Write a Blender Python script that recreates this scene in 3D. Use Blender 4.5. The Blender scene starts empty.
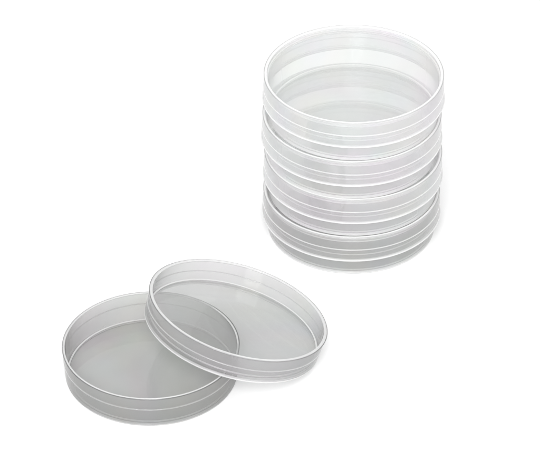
import bpy, math, random
from mathutils import Vector, Matrix

random.seed(7)
scene = bpy.context.scene
COL = scene.collection

# ------------------------------------------------------------------ materials
def _n(nt, kind, loc=(0, 0)):
    n = nt.nodes.new(kind); n.location = loc
    return n

def _math(nt, op, a, b=None):
    n = _n(nt, 'ShaderNodeMath'); n.operation = op
    for i, v in enumerate((a, b)):
        if v is None: continue
        if isinstance(v, (int, float)): n.inputs[i].default_value = v
        else: nt.links.new(v, n.inputs[i])
    return n.outputs[0]

def plastic(name, through, body, haze=1.0, tint=(1, 1, 1), rough=.04, hue=.02, spec=1.0, streak=.03, power=1.0, highlight=0.0):
    """clear moulded polystyrene: every surface lets `through` pass (less where it is
    crossed at a slant), scatters the rest a little, and has a Fresnel gloss"""
    m = bpy.data.materials.new(name); m.use_nodes = True
    nt = m.node_tree; nt.nodes.clear(); L = nt.links.new
    geo = _n(nt, 'ShaderNodeNewGeometry')
    dot = _n(nt, 'ShaderNodeVectorMath'); dot.operation = 'DOT_PRODUCT'
    L(geo.outputs['Normal'], dot.inputs[0]); L(geo.outputs['Incoming'], dot.inputs[1])
    c = _math(nt, 'ABSOLUTE', dot.outputs['Value'])
    cc = _math(nt, 'MAXIMUM', c, .16)
    path = _math(nt, 'POWER', _math(nt, 'DIVIDE', 1.0, cc), power)
    tex = _n(nt, 'ShaderNodeTexCoord')
    # faint flow lines left by the moulding
    nz = _n(nt, 'ShaderNodeTexNoise'); nz.inputs['Scale'].default_value = 26; nz.inputs['Detail'].default_value = 3
    nz.inputs['Distortion'].default_value = 1.2
    L(tex.outputs['Object'], nz.inputs['Vector'])
    base = _math(nt, 'ADD', through, _math(nt, 'MULTIPLY', _math(nt, 'SUBTRACT', nz.outputs['Fac'], .5), streak))
    if highlight:
        # upright whitish streaks painted into the wall in place of vertical highlights
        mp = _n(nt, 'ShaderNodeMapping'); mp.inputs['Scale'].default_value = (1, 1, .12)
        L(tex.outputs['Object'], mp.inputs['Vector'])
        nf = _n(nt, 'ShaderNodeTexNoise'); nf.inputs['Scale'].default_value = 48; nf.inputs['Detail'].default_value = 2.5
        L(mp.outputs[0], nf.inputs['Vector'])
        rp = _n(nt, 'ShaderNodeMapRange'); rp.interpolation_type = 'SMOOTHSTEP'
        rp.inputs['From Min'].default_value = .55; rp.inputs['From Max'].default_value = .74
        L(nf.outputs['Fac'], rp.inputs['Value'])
        base = _math(nt, 'SUBTRACT', base, _math(nt, 'MULTIPLY', rp.outputs[0], highlight))
    T = _math(nt, 'POWER', base, path)
    # photoelastic colour: pale pink / green / blue drifts
    nh = _n(nt, 'ShaderNodeTexNoise'); nh.inputs['Scale'].default_value = 14
    nh.inputs['Detail'].default_value = 1; nh.inputs['Distortion'].default_value = 2.0
    L(tex.outputs['Object'], nh.inputs['Vector'])
    sub = _n(nt, 'ShaderNodeVectorMath'); sub.operation = 'SUBTRACT'; sub.inputs[1].default_value = (.55, .53, .55)
    L(nh.outputs['Color'], sub.inputs[0])
    scl = _n(nt, 'ShaderNodeVectorMath'); scl.operation = 'SCALE'; scl.inputs['Scale'].default_value = hue
    L(sub.outputs[0], scl.inputs[0])
    addc = _n(nt, 'ShaderNodeVectorMath'); addc.operation = 'ADD'; addc.inputs[1].default_value = tint
    L(scl.outputs[0], addc.inputs[0])
    mnc = _n(nt, 'ShaderNodeVectorMath'); mnc.operation = 'MINIMUM'; mnc.inputs[1].default_value = (1, 1, 1)
    L(addc.outputs[0], mnc.inputs[0])
    tr = _n(nt, 'ShaderNodeBsdfTransparent'); L(mnc.outputs[0], tr.inputs['Color'])
    df = _n(nt, 'ShaderNodeBsdfDiffuse'); df.inputs['Color'].default_value = (*body, 1)
    tl = _n(nt, 'ShaderNodeBsdfTranslucent'); tl.inputs['Color'].default_value = (*body, 1)
    sc = _n(nt, 'ShaderNodeMixShader'); sc.inputs[0].default_value = .4
    if highlight:
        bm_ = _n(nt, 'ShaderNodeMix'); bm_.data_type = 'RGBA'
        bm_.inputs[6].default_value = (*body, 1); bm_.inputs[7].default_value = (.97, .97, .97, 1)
        L(_math(nt, 'MULTIPLY', rp.outputs[0], highlight * 8), bm_.inputs[0])
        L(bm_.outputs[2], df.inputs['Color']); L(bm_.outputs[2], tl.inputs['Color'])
    L(df.outputs[0], sc.inputs[1]); L(tl.outputs[0], sc.inputs[2])
    mx = _n(nt, 'ShaderNodeMixShader'); L(T, mx.inputs[0])
    L(sc.outputs[0], mx.inputs[1]); L(tr.outputs[0], mx.inputs[2])
    gl = _n(nt, 'ShaderNodeBsdfGlossy'); gl.inputs['Roughness'].default_value = rough
    bp = _n(nt, 'ShaderNodeBump'); bp.inputs['Strength'].default_value = .06; bp.inputs['Distance'].default_value = .0006
    L(nz.outputs['Fac'], bp.inputs['Height']); L(bp.outputs[0], gl.inputs['Normal'])
    F = _math(nt, 'MULTIPLY', _math(nt, 'ADD', .045, _math(nt, 'MULTIPLY', _math(nt, 'POWER', _math(nt, 'SUBTRACT', 1.0, c), 5.0), .8)), spec)
    out = _n(nt, 'ShaderNodeOutputMaterial')
    fin = _n(nt, 'ShaderNodeMixShader'); L(F, fin.inputs[0]); L(mx.outputs[0], fin.inputs[1]); L(gl.outputs[0], fin.inputs[2])
    L(fin.outputs[0], out.inputs['Surface'])
    return m

def bead_mat(name, clear, body, white):
    """thick rounded edge of the plastic: refracts, white mixed in to paint its bright refracted lines"""
    m = bpy.data.materials.new(name); m.use_nodes = True
    nt = m.node_tree; nt.nodes.clear(); L = nt.links.new
    g = _n(nt, 'ShaderNodeBsdfGlass'); g.inputs['IOR'].default_value = 1.45; g.inputs['Roughness'].default_value = .03
    g.inputs['Color'].default_value = (clear, clear, clear, 1)
    df = _n(nt, 'ShaderNodeBsdfDiffuse'); df.inputs['Color'].default_value = (*body, 1)
    mx = _n(nt, 'ShaderNodeMixShader'); mx.inputs[0].default_value = white
    nz = _n(nt, 'ShaderNodeTexNoise'); nz.inputs['Scale'].default_value = 60
    tex = _n(nt, 'ShaderNodeTexCoord'); L(tex.outputs['Object'], nz.inputs['Vector'])
    L(_math(nt, 'ADD', white - .1, _math(nt, 'MULTIPLY', nz.outputs['Fac'], .2)), mx.inputs[0])
    L(g.outputs[0], mx.inputs[1]); L(df.outputs[0], mx.inputs[2])
    out = _n(nt, 'ShaderNodeOutputMaterial'); L(mx.outputs[0], out.inputs['Surface'])
    return m

def paper():
    m = bpy.data.materials.new('white_sweep'); m.use_nodes = True
    nt = m.node_tree; b = nt.nodes['Principled BSDF']
    b.inputs['Roughness'].default_value = .9
    b.inputs['Specular IOR Level'].default_value = .1
    tex = _n(nt, 'ShaderNodeTexCoord'); nz = _n(nt, 'ShaderNodeTexNoise')
    nz.inputs['Scale'].default_value = 9; nz.inputs['Detail'].default_value = 4
    nt.links.new(tex.outputs['Object'], nz.inputs['Vector'])
    mx = _n(nt, 'ShaderNodeMix'); mx.data_type = 'RGBA'
    mx.inputs[6].default_value = (.90, .90, .90, 1); mx.inputs[7].default_value = (.92, .92, .92, 1)
    nt.links.new(nz.outputs['Fac'], mx.inputs[0]); nt.links.new(mx.outputs[2], b.inputs['Base Color'])
    return m

BACKDROP_GREY = dict(  # grey surface seen through clear plastic, put into the plastic's own colour
    floor=plastic('backdrop_grey_floor', .82, (.29, .29, .28), streak=.05, hue=.07),
    wall=plastic('backdrop_grey_wall', .77, (.34, .34, .332), streak=.05, hue=.06),
    bead=bead_mat('open_dish_bead', 1.0, (.93, .93, .93), .4),
    foot=bead_mat('open_dish_foot', 1.0, (.9, .9, .9), .35),
    edge=plastic('open_dish_dark_outline', .74, (.12, .12, .12), streak=.02),
    line=plastic('open_dish_ridge', .74, (.85, .85, .85), streak=.06),
    fillet=plastic('open_dish_fillet', .45, (.97, .97, .97), streak=.08))
PALE = dict(  # same clear plastic, with a lighter backdrop grey put into its colour
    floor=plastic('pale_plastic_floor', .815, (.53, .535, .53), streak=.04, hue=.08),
    wall=plastic('pale_plastic_wall', .84, (.34, .34, .34), streak=.05, hue=.06, highlight=.03),
    bead=bead_mat('pale_plastic_bead', 1.0, (.93, .93, .93), .45),
    foot=bead_mat('pale_plastic_foot', 1.0, (.93, .93, .93), .45),
    edge=plastic('pale_dark_outline', .74, (.14, .14, .14), streak=.02),
    line=plastic('pale_plastic_ridge', .74, (.88, .88, .88), streak=.06),
    fillet=plastic('pale_plastic_fillet', .45, (.97, .97, .97), streak=.08))
CLEAR = dict(
    floor=plastic('clear_plastic_floor', .935, (.96, .965, .96), streak=.03, hue=.06),
    wall=plastic('clear_plastic_wall', .835, (.78, .78, .785), streak=.04, hue=.09, highlight=.05),
    bead=bead_mat('clear_plastic_bead', 1.0, (.99, .99, .99), .5),
    foot=bead_mat('clear_plastic_foot', 1.0, (.98, .98, .98), .6),
    edge=plastic('clear_dark_outline', .82, (.25, .25, .25), streak=.02),
    line=plastic('clear_plastic_ridge', .55, (.98, .98, .98), streak=.06),
    fillet=plastic('clear_plastic_fillet', .35, (.99, .99, .99), streak=.08))
GREYED_CLEAR = dict(CLEAR,  # darker copy of CLEAR: grey showing through the lowest dish, put into colour
    floor=plastic('greyed_clear_floor', .89, (.66, .665, .66), streak=.04, hue=.05),
    wall=plastic('greyed_clear_wall', .86, (.60, .60, .595), streak=.05, hue=.05, highlight=.06))

# ------------------------------------------------------------------ geometry
SEG = 256
def lathe(name, prof, mat, parent, smooth_deg=40, caps=False):
    """prof: list of (r, z) closed ring section, or open from axis to axis when caps"""
    verts, faces = [], []
    if not caps:
        n = len(prof)
        for i in range(SEG):
            a = 2 * math.pi * i / SEG
            for r, z in prof: verts.append((r * math.cos(a), r * math.sin(a), z))
        for i in range(SEG):
            j = (i + 1) % SEG
            for k in range(n):
                l = (k + 1) % n
                faces.append((i * n + k, j * n + k, j * n + l, i * n + l))
    else:
        n = len(prof)
        for i in range(SEG):
            a = 2 * math.pi * i / SEG
            for r, z in prof: verts.append((r * math.cos(a), r * math.sin(a), z))
        for i in range(SEG):
            j = (i + 1) % SEG
            for k in range(n - 1):
                faces.append((i * n + k, j * n + k, j * n + k + 1, i * n + k + 1))
        faces.append(tuple(i * n for i in range(SEG))[::-1])
        faces.append(tuple(i * n + n - 1 for i in range(SEG)))
    me = bpy.data.meshes.new(name); me.from_pydata(verts, [], faces); me.update()
    import bmesh
    bm = bmesh.new(); bm.from_mesh(me); bmesh.ops.recalc_face_normals(bm, faces=bm.faces); bm.to_mesh(me); bm.free()
    for p in me.polygons: p.use_smooth = True
    me.materials.append(mat)
    o = bpy.data.objects.new(name, me); COL.objects.link(o); o.parent = parent
    me.set_sharp_from_angle(angle=math.radians(smooth_deg))
    return o

def ring(r, z, a, b, n=12):
    """elliptic bead section, half widths a (radial) and b (vertical)"""
    return [(r + a * math.cos(2 * math.pi * k / n), z + b * math.sin(2 * math.pi * k / n)) for k in range(n)]

def nub(name, mat, parent, loc, s=(.0005, .0005, .0004)):
    import bmesh
    bm = bmesh.new(); bmesh.ops.create_uvsphere(bm, u_segments=14, v_segments=8, radius=1)
    for v in bm.verts: v.co = Vector((v.co.x * s[0] + loc[0], v.co.y * s[1] + loc[1], v.co.z * s[2] + loc[2]))
    me = bpy.data.meshes.new(name); bm.to_mesh(me); bm.free()
    for p in me.polygons: p.use_smooth = True
    me.materials.append(mat)
    o = bpy.data.objects.new(name, me); COL.objects.link(o); o.parent = parent
    return o

def root(name, label, cat, loc, group=None):
    o = bpy.data.objects.new(name, None); COL.objects.link(o)
    o.location = loc; o.empty_display_size = .02
    o['label'] = label; o['category'] = cat
    if group: o['group'] = group
    return o

TH = .0011                                  # wall thickness
def make_bottom(label, loc, R, H, M, group=None, rim_w=.9, edge=True):
    """open dish bottom: plate on a low foot ring, slightly flared wall with a ridge, rounded rim"""
    t = root('deep_dish', label, 'petri dish', loc, group)
    rf = R - .0009                          # radius at the foot
    z0 = .0007                              # plate height above the table
    def rw(z): return rf + (R - rf) * min(1, z / H) ** .6
    # floor plate
    lathe('floor_plate', [(rf - .0016, z0), (rf - .0010, z0 + .0003), (rf - .0010, z0 + .0008), (rf - .0013, z0 + TH)], M['floor'], t, caps=True)
    lathe('inner_fillet', ring(rf - TH - .0002, z0 + TH, .0004, .0003), M['fillet'], t)  # near-white body paints the bright line where wall meets floor
    # side wall
    zt = H - .0006
    zz = [.0009 + (zt - .0009) * k / 8 for k in range(9)]
    sec = [(rw(z), z) for z in zz] + [(rw(z) - TH * .8, z) for z in reversed(zz)]
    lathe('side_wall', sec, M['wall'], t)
    lathe('rim', ring(R - TH * .42, H - .0003, .00046 * rim_w, .00042), M['bead'], t)
    zr = H * .60
    lathe('ridge', ring(rw(zr) - .0001, zr, .00035, .00022), M['line'], t)  # ridge whitened to imitate the highlight refracted along it
    lathe('foot_ring', ring(rf - .0007, .0007, .00085, .0007), M['foot'], t)
    if edge: lathe('dark_rim_outline', ring(R + .00022, H - .00025, .00022, .00026), M['edge'], t)  # added dark ring: the rim's refracted outline put into colour
    return t

def make_lid(label, loc, R, H, M, group=None, rim_w=1.0, edge=True, recess=.0013):
    """shallow lid; local +z goes from its plate side (0) to its open rim (H)"""
    t = root('shallow_dish', label, 'lid', loc, group)
    rc = R - .0007
    z0 = recess
    def rw(z): return rc + (R - rc) * min(1, z / H) ** .6
    lathe('top_plate', [(rc - .0016, z0), (rc - .0010, z0 + .0003), (rc - .0010, z0 + .0008), (rc - .0013, z0 + TH)], M['floor'], t, caps=True)
    zt = H - .0006
    zz = [.0009 + (zt - .0009) * k / 8 for k in range(9)]
    sec = [(rw(z), z) for z in zz] + [(rw(z) - TH * .8, z) for z in reversed(zz)]
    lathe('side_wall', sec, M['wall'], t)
    lathe('rim', ring(R - TH * .45, H - .0003, .0009 * rim_w, .0005), M['bead'], t)
    zr = H * .53
    lathe('ridge', ring(rw(zr) - .0001, zr, .00035, .00022), M['line'], t)  # white body stands in for the bright refracted line on the skirt
    lathe('inner_fillet', ring(rc - TH - .0002, z0 + TH, .0004, .0003), M['fillet'], t)  # bright corner line painted by a near-white body
    lathe('stacking_ring', ring(rc - .0005, .0007, .0007, .0007), M['foot'], t)
    if edge: lathe('dark_rim_outline', ring(R + .00036, H - .00025, .00022, .00026), M['edge'], t)  # added dark ring imitating the refracted outline of the lid rim
    else: lathe('dark_contact_outline', ring(rc + .00022, .0004, .00022, .00026), M['edge'], t)  # added dark ring painting the outline and contact shade between stacked dishes
    return t

# ------------------------------------------------------------------ setting
def make_ground():
    import bmesh
    me = bpy.data.meshes.new('ground'); bm = bmesh.new()
    S = 3.0
    vs = [bm.verts.new(p) for p in ((-S, -S, 0), (S, -S, 0), (S, S, 0), (-S, S, 0))]
    bm.faces.new(vs); bm.to_mesh(me); bm.free(); me.materials.append(paper())
    o = bpy.data.objects.new('ground', me); COL.objects.link(o); o['kind'] = 'structure'
make_ground()

# ------------------------------------------------------------------ stack of closed dishes
SX, SY = .0406, .0002
P = .02225
words = ['lowest', 'second from the bottom', 'third from the bottom', 'topmost']
for k in range(4):
    dx, dy = [(-.0001, 0), (.0004, .0002), (-.0005, -.0002), (.0001, .0001)][k]
    z = k * P + .0001 * k
    if k == 0: l1 = 'greyed clear dish bottom standing on the white surface, lowest of the tall stack'
    elif k == 3: l1 = 'clear dish bottom under the topmost lid of the tall stack'
    else: l1 = 'clear dish bottom, %s in the tall stack' % words[k]
    b = make_bottom(l1, (SX + dx, SY + dy, z + (.0003 if k else 0)), .0424, .0203, GREYED_CLEAR if k == 0 else CLEAR, 'closed dishes stacked in a column', edge=False)
    b.rotation_euler.z = 1.1 * k + .4
    if k == 0: l2 = 'greyed clear lid of the lowest closed dish in the tall stack'
    elif k == 3: l2 = 'topmost clear lid, nothing standing on it, crown of the tall stack'
    else: l2 = 'clear lid on the dish %s in the tall stack' % words[k]
    l = make_lid(l2, (SX + dx, SY + dy, z + P + .0013), .0441, .0140, GREYED_CLEAR if k == 0 else CLEAR, 'closed dishes stacked in a column', edge=False)
    l.rotation_euler = (math.pi, 0, .7 * k)

# ------------------------------------------------------------------ open dish and its leaning lid
fb = make_bottom('open grey-tinted clear dish bottom with a lid leaning on its right rim', (-.05604, -.1196, 0), .0414, .0166, BACKDROP_GREY)
nub('mould_mark', BACKDROP_GREY['line'], fb, (-.0235, .0325, .0022), (.0007, .0007, .0005))
nub('mould_mark', BACKDROP_GREY['line'], fb, (.0270, -.0268, .0022), (.0005, .0005, .0004))

LN = Vector((.272, .1148, .955)).normalized()
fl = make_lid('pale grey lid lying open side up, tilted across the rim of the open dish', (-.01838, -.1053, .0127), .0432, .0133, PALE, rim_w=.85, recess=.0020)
fl.rotation_mode = 'QUATERNION'
fl.rotation_quaternion = LN.to_track_quat('Z', 'Y')
nub('mould_mark', PALE['bead'], fl, (.0200, -.0395, .0122), (.0006, .0006, .0005))
nub('vent_nub', PALE['line'], fl, (.0250, .0345, .0112), (.0008, .0008, .0012))

# ------------------------------------------------------------------ camera
E0 = math.radians(35.6); D = 1.8
cam = bpy.data.cameras.new('camera'); co = bpy.data.objects.new('camera', cam); COL.objects.link(co)
cam.sensor_width = 36; cam.sensor_fit = 'HORIZONTAL'; cam.lens = 36 * 3600 / 540
co.location = (0, -D * math.cos(E0), D * math.sin(E0)); co.rotation_euler = (math.pi / 2 - E0, 0, 0)
cam.clip_start = .05; cam.clip_end = 100
scene.camera = co

# ------------------------------------------------------------------ lights
w = bpy.data.worlds.new('World'); scene.world = w; w.use_nodes = True
bg = w.node_tree.nodes['Background']; bg.inputs['Color'].default_value = (1, 1, 1, 1); bg.inputs['Strength'].default_value = 1.03

def area(name, loc, target, size, power):
    l = bpy.data.lights.new(name, 'AREA'); l.shape = 'DISK'; l.size = size; l.energy = power
    o = bpy.data.objects.new(name, l); COL.objects.link(o); o.location = loc
    o.rotation_euler = (Vector(target) - Vector(loc)).to_track_quat('-Z', 'Y').to_euler()
    return o
area('key_lamp', (-.10, -1.42, 1.2), (0, -.05, 0), .8, 20)

scene.view_settings.view_transform = 'Standard'; scene.view_settings.look = 'None'
scene.view_settings.exposure = 0; scene.view_settings.gamma = 1
scene.render.engine = 'CYCLES'
scene.cycles.transparent_max_bounces = 96
scene.cycles.max_bounces = 24; scene.cycles.transmission_bounces = 20; scene.cycles.glossy_bounces = 6
